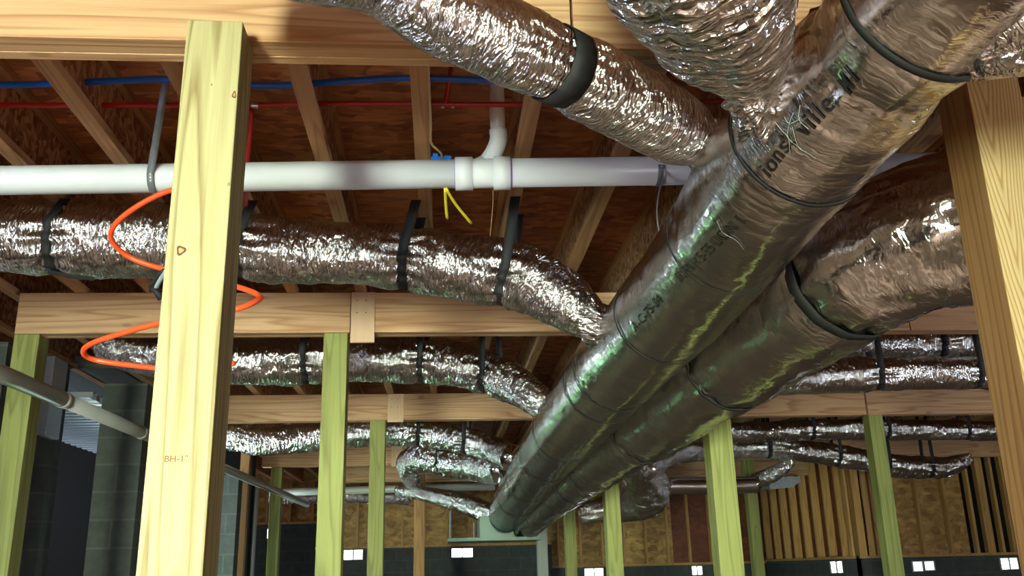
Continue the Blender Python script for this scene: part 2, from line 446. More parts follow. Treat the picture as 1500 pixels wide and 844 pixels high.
# ------------------------------------------------------------------ joists
J0 = -1.326; JS = .4064
jl = {-3: 'I-joist near the left frame edge, third one left of the white-stained web',
      -2: 'I-joist at the left frame edge whose flange meets the white pipe beside the corner',
      -1: 'I-joist crossing the far left end of the blue and red tubes',
      0: 'I-joist with a knotty flange running from the top left down to the white pipe',
      1: 'I-joist seen just left of the tall foreground post',
      2: 'I-joist with a pale flange right of the foreground post, a tan plumbing bay beside it',
      3: 'I-joist standing nearly upright in the view with the tan cable on its edge',
      4: 'I-joist directly right of the white riser pipe',
      5: 'I-joist with its flange crossing the right stretch of white pipe in shadow',
      6: 'dark I-joist between the white pipe hanger and the big trunk duct'}
for k in range(-4, 20):
    x = J0 + JS*k
    lab = jl.get(k)
    if lab is None:
        lab = 'engineered I-joist mostly hidden above the trunk ducts on the right' if k > 6 else 'engineered I-joist in the dark beyond the left frame edge'
    o = thing('floor_joist', (x+.03, 8, CZ+H), lab, 'joist', 'wooden I-joists under the floor')
    y0, y1 = (-1.5, 17.2) if x < 6 else (-1.5, 13.2)
    obj('bottom_flange', box(x, x+.062, y0, y1, CZ+H, CZ+H+.038, .002), M_FLANGE, o)
    obj('web', box(x+.026, x+.036, y0, y1, CZ+H+.038, CZ+H+.264), M_WEB, o)
    obj('top_flange', box(x, x+.062, y0, y1, CZ+H+.264, CZ+H+.302, .002), M_FLANGE, o)
tag(obj('ceiling', box(-5.5, 12, -5.6, 17.5, CZ+H+.302, CZ+H+.325), M_DECK), kind='structure')
tag(obj('floor', box(-6, 12.5, -9, 18, -.1, 0), M_DIRT), kind='structure')

# ------------------------------------------------------------------ girders and posts
GB = CZ + 1.37; GT = CZ + H
def girder(x0, x1, y, label, plies=3, mat=M_GIRD, group='timber girders under the joists'):
    o = thing('girder', ((x0+x1)/2, y, GB), label, 'beam', group)
    for p in range(plies):
        obj('ply', box(x0 + .004*(p % 2), x1 - .003*((p+1) % 2), y + .038*p, y + .038*p + .0375, GB + (.0015 if p == 1 else 0), GT, .0025), mat, o)
    return o
girder(-3.6, .36, 2.195, 'bright timber girder across the top left, behind the tall foreground post')
girder(.364, 3.2, 2.195, 'timber girder at the top, glimpsed between the two foil branch ducts')
girder(PY(25, 460, 5.32).x, PY(514, 460, 5.32).x, 5.32, 'tan girder on the left with the orange tube looping before it')
girder(PY(516, 460, 5.32).x, 2.9, 5.32, 'tan girder right of the nail-dotted splice block, running behind the trunk ducts')
girder(2.904, 5.6, 5.32, 'tan girder peeking between the wide trunk duct and the right foreground post')
girder(-2.45, PY(569, 600, 8.6).x, 8.6, 'greenish girder in the second row, left of the thin splice joint')
girder(PY(570, 600, 8.6).x, PY(1269, 600, 8.6).x, 8.6, 'greenish girder in the second row running behind both trunk ducts')
girder(PY(1271, 600, 8.6).x, 7.5, 8.6, 'greenish girder in the second row between the thin right post and the foreground post')
girder(PY(384, 670, 12.35).x, PY(575, 670, 12.35).x, 12.35, 'dim girder in the third row low on the left, above the grey conduit')
girder(PY(576, 670, 12.35).x, 3.5, 12.35, 'dim girder in the third row behind the black glossy elbow duct')
girder(3.504, 8.2, 12.35, 'dim girder in the third row at the right above the drooping foil duct')
girder(-1.9, 5.9, 14.65, 'farthest dim girder seen right of the wide trunk above the rigid round pipe')
# splice blocks nailed over the joints
def splice(px0, px1, py1, y, label):
    a = PY(px0, 430, y).x; b = PY(px1, 430, y).x; zb = PY(px0, py1, y).z
    o = thing('splice_block', ((a+b)/2, y-.02, zb), label, 'block', 'splice blocks over girder joints')
    obj('board', box(a, b, y-.022, y-.0005, zb, GT-.004, .002), M_SPLICE, o)
    for i in range(2):
        for j in range(2):
            x = a + (b-a)*(.25+.38*i); z = GT - .055 - .075*j; bm = bmesh.new()
            bmesh.ops.create_cone(bm, cap_ends=True, segments=8, radius1=.0035, radius2=.0035, depth=.002, matrix=Matrix.Translation((x, y-.023, z)) @ Matrix.Rotation(PI/2, 4, 'X'))
            obj('nail_head', bm, M_BAND, o)
splice(515.5, 550, 503, 5.32, 'pale splice block with nail holes on the first tan girder')
splice(571, 593, 619, 8.6, 'greenish splice block on the second-row girder beside a post top')
splice(577, 592, 684, 12.35, 'small dim splice block on the third-row girder')

def post(x0, y0, mat, label, w=.14, ztop=GB, knots=()):
    o = thing('timber_post', (x0+w/2, y0+w/2, 0), label, 'post', 'timber posts carrying the girders')
    obj('timber', box(x0, x0+w, y0, y0+w, 0, ztop - .0005, .004), mat, o)
    for (px, py, rx, rz) in knots:
        c = PY(px, py, y0-.0005); bm = bmesh.new()
        vs = []
        for k in range(20):
            a = 2*PI*k/20; rr = 1 + .18*math.sin(3*a+px)
            vs.append(bm.verts.new((c.x + rx*rr*math.cos(a), y0-.0008, c.z + rz*rr*math.sin(a))))
        vi = [bm.verts.new((c.x + (v.co.x-c.x)*.55, y0-.0009, c.z + (v.co.z-c.z)*.55)) for v in vs]
        for k in range(20): bm.faces.new((vs[k], vs[(k+1) % 20], vi[(k+1) % 20], vi[k]))
        f = bm.faces.new(vi); f.material_index = 1
        obj('knot', bm, [M_KNOT, M_STUD], o)
    return o
p1 = post(-.650, 2.10, M_POST, 'tall pale foreground post on the left with an orange tube looped around it', knots=[(265, 367, .011, .012), (343, 139, .005, .010), (310, 124, .002, .003), (335, 270, .003, .004)])
p2 = post(1.476, 2.2, M_FLAME, 'pale foreground post at the right edge with flame-shaped grain', w=.155)
post(PY(21, 490, 5.33).x, 5.33, M_POST_GREENLIT, 'greenish post under the left end of the first tan girder')
post(-.694, 5.33, M_POST_GREENLIT, 'greenish post left of the nail-dotted splice block')
post(1.572, 5.33, M_POST_GREENLIT, 'yellow-green post directly under the wide trunk duct, right of centre')
post(-.664, 8.61, M_POST_GREENLIT, 'olive post under the second-row girder beside its splice block')
post(4.135, 8.61, M_POST_GREENLIT, 'slim yellow-green post near the right side crossing the drooping foil duct')
post(1.508, 8.61, M_POST_GREENLIT, 'short-looking lime post right of the trunk duct ends, before the foil elbow')
post(4.104, 12.36, M_POST_GREENLIT, 'thin olive post in front of the reddish wall panels')
post(1.615, 12.36, M_POST_GREENLIT, 'thin olive post between the trunk duct ends and the lime post')
post(-2.22, 12.36, M_POST_GREENLIT, 'dim olive post at the far left beside the small bright vent')
post(-.36, 12.36, M_STUD, 'dim brown post close behind the olive second-row post')
post(PY(787, 800, 14.66).x, 14.66, M_PALE, 'greyish far post right below the trunk duct ends', w=.16)
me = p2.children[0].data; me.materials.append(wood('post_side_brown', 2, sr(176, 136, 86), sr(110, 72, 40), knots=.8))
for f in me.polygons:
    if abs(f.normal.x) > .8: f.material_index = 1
# second stud behind the right post
o = thing('timber_stud', (1.9, 2.5, 0), 'brown stud standing behind the right foreground post', 'stud')
obj('timber', box(1.74, 1.88, 2.42, 2.56, 0, GB-.001, .003), M_FLANGE, o)

# ------------------------------------------------------------------ lettering
def text_mesh(body, size, spacing=1.0, th=.0):
    cu = bpy.data.curves.new('t', 'FONT'); cu.body = body; cu.size = size; cu.space_character = spacing; cu.offset = th
    ob = bpy.data.objects.new('t', cu); C.objects.link(ob)
    bpy.context.view_layer.update()
    me = bpy.data.meshes.new_from_object(ob.evaluated_get(bpy.context.evaluated_depsgraph_get()))
    bpy.data.objects.remove(ob); 
    bm = bmesh.new(); bm.from_mesh(me); bpy.data.meshes.remove(me)
    bmesh.ops.subdivide_edges(bm, edges=[e for e in bm.edges if e.calc_length() > size*.2], cuts=2)
    bmesh.ops.triangulate(bm, faces=bm.faces)
    return bm
def print_on(pth, body, s0, th0, size, parent, spacing=1.05, flip=1, th=.0, name='printed_lettering', sx=1.0):
    bm = text_mesh(body, size, spacing, th)
    for v in bm.verts:
        s = s0 + v.co.x*sx
        c, t, u, vv, r = pth.at(s)
        a = th0 + flip*v.co.y/r
        rr = pth.rad(s, a, r) + .003
        v.co = c + (u*math.cos(a) + vv*math.sin(a))*rr
    return obj(name, bm, M_INK, parent)
bm = text_mesh('BH-1"', .02)
a = PY(240, 677, 2.10); 
for v in bm.verts: v.co = Vector((a.x + v.co.x*1.05, 2.0990, a.z + v.co.y))
obj('stamped_mark', bm, M_RUST, p1)

# ------------------------------------------------------------------ trunk ducts
m1pts = [(P(738, 762, 10.3), .175), (P(750, 738, 9.6), .205), (P(790, 682, 7.3), .205), (P(838, 618, 5.45), .21), (P(915, 526, 4.3), .21), (P(1000, 430, 3.55), .208), (P(1062, 352, 3.08), .205),
         (P(1125, 262, 2.66), .207), (P(1205, 168, 2.38), .198), (P(1275, 92, 2.2), .185), (P(1340, 22, 2.05), .182), (P(1425, -75, 1.9), .185), (P(1520, -190, 1.8), .185)]
M1 = make_duct('trunk_duct', M_TRUNK, m1pts, 'upper foil-wrapped trunk duct with black printed lettering, running from top right to the centre bottom', group='foil-wrapped trunk ducts',
               amp=.0035, seg=96, step=.014, wr=9, seed=1, pinch=[(1290, 75)], pd=.04, pw=.02,
               zones=[(1285, 85, .035, .009), (1075, 330, .05, .006), (905, 535, .05, .007), (800, 665, .06, .008), (1130, 255, .03, .004)])
for (px, py, w) in ((724, 772, .02), (742, 752, .014), (757, 730, .014), (778, 697, .012), (800, 665, .012), (845, 600, .012), (870, 590, .010), (925, 508, .010), (1008, 405, .006), (1150, 285, .010), (1320, 85, .018)):
    obj('binding_wire' if w < .02 else 'binding_band', band_bm(M1, surf_hit(M1, px, py)[0], w, .001, .002, 96), M_BAND, M1.root, True)
def print_from(pth, body, a, b, size, parent, th=.0):
    """lettering whose baseline starts at pixel a and runs along the duct to pixel b"""
    s0, a0 = surf_hit(pth, *a); s1_, a1_ = surf_hit(pth, *b)
    bm = text_mesh(body, size, 1.12, th)
    w = max(v.co.x for v in bm.verts)
    for v in bm.verts:
        f = v.co.x/w; s_ = s0 + (s1_-s0)*f
        c, t, u, vv, r = pth.at(s_)
        up1 = c + (u*math.cos(a0) + vv*math.sin(a0))*r; up2 = c + (u*math.cos(a0+.1) + vv*math.sin(a0+.1))*r
        A = proj(up1); B = proj(up2); fl = 1 if (B[0]-A[0]) + (B[1]-A[1]) < 0 else -1
        an = a0 + (a1_-a0)*f + fl*v.co.y/r
        v.co = c + (u*math.cos(an) + vv*math.sin(an))*(pth.rad(s_, an, r) + .0033)
    return obj('printed_lettering', bm, M_INK, parent)
print_from(M1, 'ions,', (1130, 258), (1170, 205), .062, M1.root, .0002)
print_from(M1, 'ville,', (1186, 196), (1230, 150), .066, M1.root, .0002)
print_from(M1, 'M1', (1240, 146), (1262, 118), .068, M1.root, .0004)
print_from(M1, 'BURN R 5-55 UON I', (996, 415), (1092, 330), .052, M1.root, 0)
print_from(M1, 'A-C-75-84', (932, 486), (972, 440), .052, M1.root, 0)

m2pts = [(P(770, 772, 10.2), .15), (P(800, 742, 9.2), .17), (P(850, 700, 7.3), .18), (P(905, 655, 5.9), .19), (P(985, 595, 4.85), .205), (P(1075, 528, 4.15), .22), (P(1170, 458, 3.65), .235),
         (P(1250, 398, 3.3), .24), (P(1335, 350, 3.1), .25), (P(1430, 325, 2.98), .262), (P(1560, 290, 2.9), .27), (P(1700, 250, 2.85), .27)]
M2 = make_duct('trunk_duct', M_TRUNK2, m2pts, 'lower wide foil trunk duct with one thick black strap, passing behind the right post', group='foil-wrapped trunk ducts',
               amp=.006, seg=96, step=.016, wr=8, seed=5, pinch=[(1245, 402), (1075, 528), (945, 625)], pd=.05, pw=.02,
               zones=[(1330, 352, .14, .007), (1000, 580, .08, .012), (880, 680, .12, .010), (1190, 440, .05, .008), (1450, 320, .15, .006)])
for (px, py, w) in ((1238, 406, .042), (1070, 530, .018), (868, 685, .018), (845, 705, .014), (822, 722, .014), (942, 625, .012)):
    obj('binding_band', band_bm(M2, M2.near(px, py), w, .004, .003, 72), M_BAND, M2.root, True)
# loose reinforcing threads on the trunk
for q in ([(1166, 162), (1158, 178), (1163, 196), (1176, 220)], [(1136, 176), (1148, 192), (1152, 208), (1160, 222)], [(1160, 188), (1172, 208), (1182, 222), (1195, 234)], [(1150, 170), (1160, 176), (1174, 170)], [(1054, 320), (1062, 340), (1078, 352), (1092, 362)], [(1182, 150), (1180, 170), (1186, 188)]):
    pp = []
    for (px, py) in q:
        s_, a_ = surf_hit(M1, px, py); c, t, u, v, r = M1.at(s_); pp.append(c + (u*math.cos(a_) + v*math.sin(a_))*(M1.rad(s_, a_, r) + .004))
    obj('loose_thread', tube_bm(pp, .0007, 6, .01), M_PALE, M1.root, True)

# near branch ducts
B1 = make_duct('branch_duct', M_FOILFINE, [(P(300, -85, 2.0), .09), (P(455, -57, 2.06), .092), (P(560, -38, 2.12), .1), (P(640, 12, 2.17), .103), (P(720, 50, 2.22), .1), (P(810, 92, 2.3), .095), (P(890, 132, 2.45), .106), (P(955, 168, 2.6), .108),
      (P(1000, 195, 2.72), .10), (P(1030, 215, 2.8), .065), (P(1062, 235, 2.86), .05)],
      'foil branch duct with one wide black strap, crossing the top centre into the trunk', group='foil branch ducts', pinch=[(820, 98)], amp=.005, seg=96, step=.008, wr=22, seed=2, pd=.10, pw=.03)
s = B1.near(820, 98)
o = obj('wide_strap', band_bm(B1, s, .06, .010, .003, 72), M_STRAP, None, True); 
c, t, u, v, r = B1.at(s)
tag(o, 'wide black webbing strap around the near foil branch duct at top centre', 'strap', 'black straps holding the ducts')
bm = bmesh.new(); tp = c + v*(r+.004); ribbon(bm, [tp - u*.02, tp + Vector((-.02, .02, .05)), tp + Vector((-.03, .06, .10)), Vector((tp.x-.03, 2.19, GB+.06))], [t]*4, .05, .003)
obj('strap_tail', bm, M_STRAP, o)

B2 = make_duct('branch_duct', M_FOILBIG, [(P(860, -330, 1.55), .17), (P(985, -120, 1.75), .18), (P(1035, -30, 1.88), .178), (P(1062, 30, 2.0), .15), (P(1085, 80, 2.12), .11), (P(1100, 118, 2.22), .07), (P(1112, 150, 2.3), .06), (P(1135, 180, 2.36), .06)],
      'big crumpled foil branch duct tapering into the trunk at the top right of centre', group='foil branch ducts', amp=.014, seg=110, step=.007, wr=13, seed=9)
B3 = make_duct('branch_duct', M_FOILBIG, [(P(1365, 62, 2.08), .075), (P(1420, 62, 1.99), .08), (P(1490, 40, 1.93), .10), (P(1580, 0, 1.88), .12), (P(1700, -40, 1.85), .12)],
      'shiny foil branch stub leaving the trunk above the right foreground post', group='foil branch ducts', amp=.007, seg=72, step=.009, wr=18, seed=12)
# taped collars where branches meet the trunk
def collar(c0, c1, r0, r1, parent, seed, mat=M_FOILBIG, amp=.02):
    pth = Path([(c0, r0), (c0*.5 + c1*.5, (r0+r1)*.46), (c1, r1)], .006)
    bm = bmesh.new(); uvl = bm.loops.layers.uv.new('UVMap'); rings = []; seg = 64
    for i in range(len(pth.c)):
        rings.append([bm.verts.new(pth.c[i] + (pth.u[i]*math.cos(2*PI*k/seg) + pth.v[i]*math.sin(2*PI*k/seg))*(pth.r[i] + amp*noise.noise(Vector((math.cos(2*PI*k/seg)*4, math.sin(2*PI*k/seg)*4, pth.s[i]*12+seed))) + .5*amp*math.sin(11*2*PI*k/seg + 6*noise.noise(Vector((k*.1, pth.s[i]*5, seed)))))) for k in range(seg)])
    for i in range(len(rings)-1):
        for k in range(seg):
            f = bm.faces.new((rings[i][k], rings[i][(k+1) % seg], rings[i+1][(k+1) % seg], rings[i+1][k]))
            for lp, (uu, kk) in zip(f.loops, ((i, k), (i, k+1), (i+1, k+1), (i+1, k))): lp[uvl].uv = (pth.s[uu], kk*.008)
    bm.faces.new(rings[0][::-1]); bm.faces.new(rings[-1])
    return obj('taped_collar', bm, mat, parent, True)
collar(P(1018, 205, 2.76), P(1080, 240, 2.86), .075, .10, B1.root, 3)
collar(P(1098, 120, 2.22), P(1135, 175, 2.38), .065, .10, B2.root, 4)

# ------------------------------------------------------------------ long flex ducts
def hang(pth, xs, labels, **kw):
    for x, l in zip(xs, labels): hang_strap(pth, pth.near(x), l, **kw)

F1 = make_duct('flex_duct', M_FOIL, [(PY(-420, 345, 4.0), .165), (PY(-120, 347, 4.0), .168), (PY(0, 346, 4.0), .165), (PY(150, 350, 4.0), .17), (PY(300, 356, 4.0), .162), (PY(420, 368, 4.0), .15), (PY(520, 372, 4.0), .145), (PY(600, 378, 3.98), .142),
      (PY(680, 392, 3.96), .145), (PY(750, 402, 3.93), .15), (PY(810, 430, 3.9), .135), (PY(850, 458, 3.87), .11), (PY(872, 480, 3.85), .07), (P(898, 497, 4.1), .06)],
      'long foil flex duct just below the white pipe, from left edge to trunk', group='foil flex ducts between girders', pinch=(88, 358, 600, 745), amp=.008, seg=80, step=.011, wr=22, seed=3, pd=.12)
collar(P(862, 470, 4.02), P(905, 490, 4.1), .085, .12, F1.root, 6)
hang(F1, (88, 357, 596, 742), ('black strap on the upper left flex duct, nearest the left frame edge', 'black strap on the upper flex duct just right of the foreground post',
     'black strap on the upper flex duct below the splice-side joist', 'black strap on the upper flex duct where it starts bending to the trunk'), lean=.05)
F2 = make_duct('flex_duct', M_FOILMID, [(PY(150, 500, 6.25), .11), (PY(190, 512, 6.25), .14), (PY(240, 522, 6.2), .15), (PY(340, 530, 6.1), .155), (PY(450, 528, 6.1), .155), (PY(560, 527, 6.1), .155), (PY(640, 530, 6.05), .155), (PY(700, 542, 5.95), .14), (PY(750, 562, 5.8), .125),
      (PY(785, 585, 5.6), .10), (P(815, 610, 5.6), .09)], 'long foil flex duct hung behind the first tan girder on the left', group='foil flex ducts between girders', pinch=(450, 620, 722), amp=.008, seg=64, step=.014, wr=20, seed=4)
hang(F2, (448, 620, 720), ('black strap on the duct behind the girder, left of the greenish post', 'black strap on the duct behind the girder, under the middle of the view', 'black strap on the duct behind the girder, closest to the trunk'))
F3 = make_duct('flex_duct', M_FOILFAR, [(PY(240, 625, 9.6), .14), (PY(330, 636, 9.5), .14), (PY(380, 646, 9.5), .15), (PY(430, 643, 9.5), .15), (PY(500, 636, 9.5), .145), (PY(560, 632, 9.5), .145), (PY(620, 634, 9.5), .145), (PY(680, 645, 9.4), .135), (PY(725, 660, 9.2), .13), (P(752, 672, 8.4), .12)],
      'sagging foil flex duct below the second-row girder on the left', group='foil flex ducts between girders', pinch=(358, 615, 684), amp=.010, seg=56, step=.018, wr=18, seed=6)
hang(F3, (615, 684), ('small black strap on the second-row duct beside the olive post', 'small black strap on the second-row duct near the trunk'), w=.04)
F4 = make_duct('flex_duct', M_FOILFAR, [(PY(604, 700, 12.0), .13), (PY(600, 680, 11.4), .16), (PY(625, 668, 10.8), .2), (PY(660, 676, 10.4), .18), (PY(700, 682, 10.1), .17), (P(738, 690, 9.3), .15)],
      'black glossy foil duct elbow curling left of the trunk end', group='foil flex ducts between girders', pinch=(655,), amp=.012, seg=56, step=.02, wr=12, seed=7)
hang(F4, (655,), ('black strap over the glossy curled elbow duct',), w=.04)
F5 = make_duct('flex_duct', M_FOILFAR, [(PY(585, 718, 12.2), .08), (PY(620, 724, 11.8), .09), (PY(670, 735, 11.2), .11), (PY(705, 748, 10.8), .12), (P(732, 758, 10.4), .12)],
      'thin foil flex duct below the horizontal grey conduit left of the trunk end', group='foil flex ducts between girders', pinch=(664,), amp=.009, seg=48, step=.02, wr=16, seed=8)
F6 = make_duct('flex_duct', M_FOILFAR, [(PY(395, 730, 15.2), .10), (PY(450, 728, 15.2), .11), (PY(520, 727, 15.2), .11), (PY(600, 730, 15.2), .11)],
      'bluish far foil duct low on the left beneath the thin conduit', group='foil flex ducts between girders', amp=.01, seg=40, step=.03, wr=10, seed=10)
R1 = make_duct('flex_duct', M_FOILMID, [(PY(1180, 505, 6.4), .1), (PY(1310, 505, 6.35), .1), (PY(1380, 502, 6.3), .105), (PY(1460, 500, 6.3), .11), (PY(1620, 497, 6.3), .11)],
      'upper of the two foil flex ducts just left of the right foreground post', group='foil flex ducts between girders', pinch=(1376,), amp=.006, seg=56, step=.016, wr=22, seed=11)
R2 = make_duct('flex_duct', M_FOILMID, [(P(1100, 560, 5.0), .08), (PY(1160, 556, 5.9), .10), (PY(1230, 550, 6.2), .125), (PY(1300, 548, 6.2), .115), (PY(1400, 546, 6.2), .115), (PY(1480, 545, 6.2), .115), (PY(1640, 543, 6.2), .115)],
      'lower of the two foil flex ducts just left of the right foreground post', group='foil flex ducts between girders', pinch=(1284, 1426), amp=.006, seg=56, step=.016, wr=22, seed=13)
hang(R1, (1376,), ('black strap on the upper right-hand flex duct',), w=.05)
hang(R2, (1284, 1426), ('black strap on the lower right-hand flex duct near its tapered end', 'black strap on the lower right-hand flex duct beside the foreground post'), w=.045)
R3 = make_duct('flex_duct', M_FOILFAR, [(PY(980, 632, 9.6), .10), (PY(1075, 634, 9.6), .105), (PY(1180, 630, 9.6), .105), (PY(1280, 629, 9.6), .108), (PY(1400, 631, 9.6), .105), (PY(1500, 632, 9.6), .105), (PY(1640, 632, 9.6), .105)],
      'level foil flex duct below the second-row girder on the right', group='foil flex ducts between girders', pinch=(1188, 1297, 1413), amp=.008, seg=48, step=.02, wr=16, seed=14)
hang(R3, (1188, 1297, 1413), ('small strap on the level right duct, first from the trunk', 'small strap on the level right duct beside the slim post', 'small strap on the level right duct, last before the foreground post'), w=.04)
R4 = make_duct('flex_duct', M_FOILFAR, [(P(945, 690, 8.2), .09), (PY(990, 664, 9.6), .11), (PY(1060, 658, 10.2), .115), (PY(1130, 657, 10.2), .115), (PY(1200, 664, 10.2), .12), (PY(1260, 674, 10.2), .125), (PY(1320, 683, 10.2), .125), (PY(1375, 685, 10.2), .115), (PY(1405, 678, 10.2), .09), (PY(1422, 670, 10.2), .05)],
      'drooping foil flex duct crossing the slim post on the right', group='foil flex ducts between girders', pinch=(1125, 1226, 1298, 1362), amp=.010, seg=56, step=.018, wr=18, seed=15)
hang(R4, (1125, 1226, 1298, 1362), ('small strap on the drooping right duct above the thin olive post', 'small strap on the drooping right duct over the stud cluster', 'small strap on the drooping right duct beside the slim post', 'small strap on the drooping right duct near its raised end'), w=.04)
R5 = make_duct('elbow_duct', M_FOILMID, [(P(915, 672, 7.6), .09), (PY(938, 695, 8.6), .16), (PY(945, 720, 9.3), .25), (PY(918, 737, 9.7), .19), (PY(882, 747, 9.8), .13), (PY(852, 752, 9.9), .115)],
      'bulging bright foil elbow between the lime post and the rigid round pipe', group='foil flex ducts between girders', amp=.014, seg=64, step=.018, wr=9, seed=16)
R6 = make_duct('rigid_duct', M_TAPE, [(PY(978, 712, 9.6), .085), (PY(1040, 712, 9.6), .088), (PY(1110, 710, 9.6), .088)], 'short bright round pipe running right from the foil elbow', group=None, amp=.002, seg=40, step=.04, seed=17)
R7 = make_duct('flex_duct', M_FOILFAR, [(PY(1108, 706, 10.4), .09), (PY(1122, 700, 10.3), .085), (PY(1145, 688, 10.2), .075), (PY(1160, 676, 10.2), .05)], 'small foil duct end rising beside the thin olive post', group='foil flex ducts between girders', amp=.01, seg=40, step=.02, seed=18)
# flared boot box
bm = bmesh.new(); a = PY(1122, 700, 11.2); b = PY(1167, 714, 11.2)
v = [bm.verts.new(q) for q in ((a.x, 11.1, b.z-.03), (b.x-.1, 11.1, b.z-.01), (b.x+.02, 11.1, b.z+.06), (b.x+.02, 11.1, a.z), (a.x, 11.1, a.z),
     (a.x, 11.45, b.z+.0), (b.x-.08, 11.45, b.z+.02), (b.x+.0, 11.45, b.z+.07), (b.x+.0, 11.45, a.z), (a.x, 11.45, a.z))]
bm.faces.new(v[:5]); bm.faces.new(v[5:][::-1])
for i in range(5): bm.faces.new((v[i], v[5+i], v[5+(i+1) % 5], v[(i+1) % 5]))
tag(obj('register_boot', bm, M_GALV), 'flared silver sheet-metal boot right of the thin olive post', 'duct fitting')
# hanging drain pan and plenum box at the trunk ends
pan = thing('drain_pan', PY(723, 793, 10.4), 'thin greenish metal pan hung on rods where the trunk ducts end', 'pan')
a = PY(657, 794, 10.4); b = PY(790, 794, 10.4)
bm = box(a.x, b.x, 10.3, 11.0, a.z, a.z+.012); add_box(bm, a.x, b.x, 10.29, 10.30, a.z, a.z+.035); add_box(bm, a.x-.01, a.x, 10.29, 11.0, a.z, a.z+.035); add_box(bm, b.x, b.x+.01, 10.29, 11.0, a.z, a.z+.035)
obj('tray', bm, M_GREENPAN, pan)
for px in (660, 695):
    x = PY(px, 790, 10.4).x; obj('rod', tube_bm([(x, 10.45, a.z), (x, 10.45, PY(px, 748 if px == 660 else 765, 10.4).z)], .012, 8), M_GALV, pan)
x0 = PY(701, 780, 10.6).x; x1 = PY(745, 780, 10.6).x
tag(obj('plenum_box', box(x0, x1+.05, 10.45, 10.95, a.z+.03, PY(720, 757, 10.6).z, .01), M_GREENPAN), 'galvanised plenum box standing on the hanging pan', 'duct fitting')

# ------------------------------------------------------------------ pipes
def L3(a, b, t): return Vector(a)*(1-t) + Vector(b)*t
def pv(px): return None
zp = CZ + 1.5
def pl(x): return Vector((x, 3.43 - (x+1.717)*.0574, zp))       # white drain line
X = lambda px: PH(px, 262, 1.5).x
dp = thing('drain_pipe', pl(0), 'long white plastic drain pipe running across the view below the joists', 'pipe')
obj('pipe', tube_bm([pl(-4.5), pl(X(672))], .057, 40, 3), M_PVC, dp, True)
obj('pipe', tube_bm([pl(X(738)), pl(3.6)], .057, 40, 3), M_PVC, dp, True)
wy = obj('wye_fitting', tube_bm([pl(X(668)), pl(X(746))], .0585, 40, 3), M_PVC, dp, True)
for p0, p1_ in ((667, 692), (722, 746)): obj('hub', tube_bm([pl(X(p0)), pl(X(p1_))], .0665, 40, 3), M_PVC, wy, True)
obj('primer_ring', tube_bm([pl(X(746)), pl(X(748.5))], .0592, 40, 3), M_PRIMER, wy, True)
obj('primer_ring', tube_bm([pl(X(666)), pl(X(667))], .0592, 40, 3), M_PRIMER, wy, True)
c = pl(X(692)); ra = PH(727, 212, 1.62); rb = Vector((ra.x+.005, ra.y+.02, CZ+1.66)); 
e0 = c + Vector((0, 0, .02)); ex = PH(728, 195, 1.66)
obj('elbow', tube_bm([e0, PH(712, 238, 1.56), PH(724, 222, 1.59), PH(730, 205, 1.63), PH(729.5, 190, 1.67)], .035, 28, .01), M_PVC, dp, True)
top = PH(727, 100, 1.9)
obj('riser_pipe', tube_bm([PH(729.5, 192, 1.665), PH(728, 160, 1.76), PH(727, 110, 1.91)], .0302, 28, .2), M_PVC, dp, True)
# perforated steel hangers
def pipe_hanger(px, label, top_px=None, mat=M_GALV):
    c = pl(X(px)); pts = []; wd = []
    o = thing('pipe_hanger', c, label, 'strap', 'metal straps holding the white pipe')
    xt = X(px) if top_px is None else top_px
    for j in range(19):
        a = math.radians(60 - 235*j/18); pts.append(c + Vector((0, math.cos(a), math.sin(a)))*.0605)
    e = pts[-1]
    tp = PH(px + (15 if px < 300 else 2), 118 if px < 300 else 190, 1.73)
    B = [e*.7 + tp*.3 + Vector((0, 0, 0)), e*.35 + tp*.65, tp]
    bm = bmesh.new(); q = pts + B; ribbon(bm, q, [Vector((1, 0, 0))]*len(q), .028, .0016); obj('band', bm, mat, o, True)
    bm = bmesh.new()
    for j in range(5):
        a = math.radians(165 + 12*j); n = Vector((0, math.cos(a), math.sin(a)))
        bmesh.ops.create_cone(bm, cap_ends=True, segments=8, radius1=.0028, radius2=.0028, depth=.001, matrix=Matrix.Translation(c + n*.062) @ n.to_track_quat('Z', 'Y').to_matrix().to_4x4())
    obj('punched_hole', bm, M_PVC, o)
pipe_hanger(228, 'grey perforated steel hanger on the white pipe left of the foreground post', PH(240, 118, 1.74).x)
pipe_hanger(958, 'grey steel hanger on the white pipe beside the trunk duct')
tag(obj('hanger_wire', tube_bm([pl(X(959)) + Vector((0, -.06, -.02)), PY(962, 310, 3.2), PY(968, 350, 3.2), P(975, 372, 3.4)], .003, 6), M_GALV), 'thin wire dangling from the pipe hanger onto the trunk duct', 'wire')
tag(obj('hanger_wire', tube_bm([PH(722, 279, 1.45), PH(722, 300, 1.45), PH(718, 345, 1.42)], .002, 6), M_TAN), 'thin tan wire hanging below the white wye fitting', 'wire')

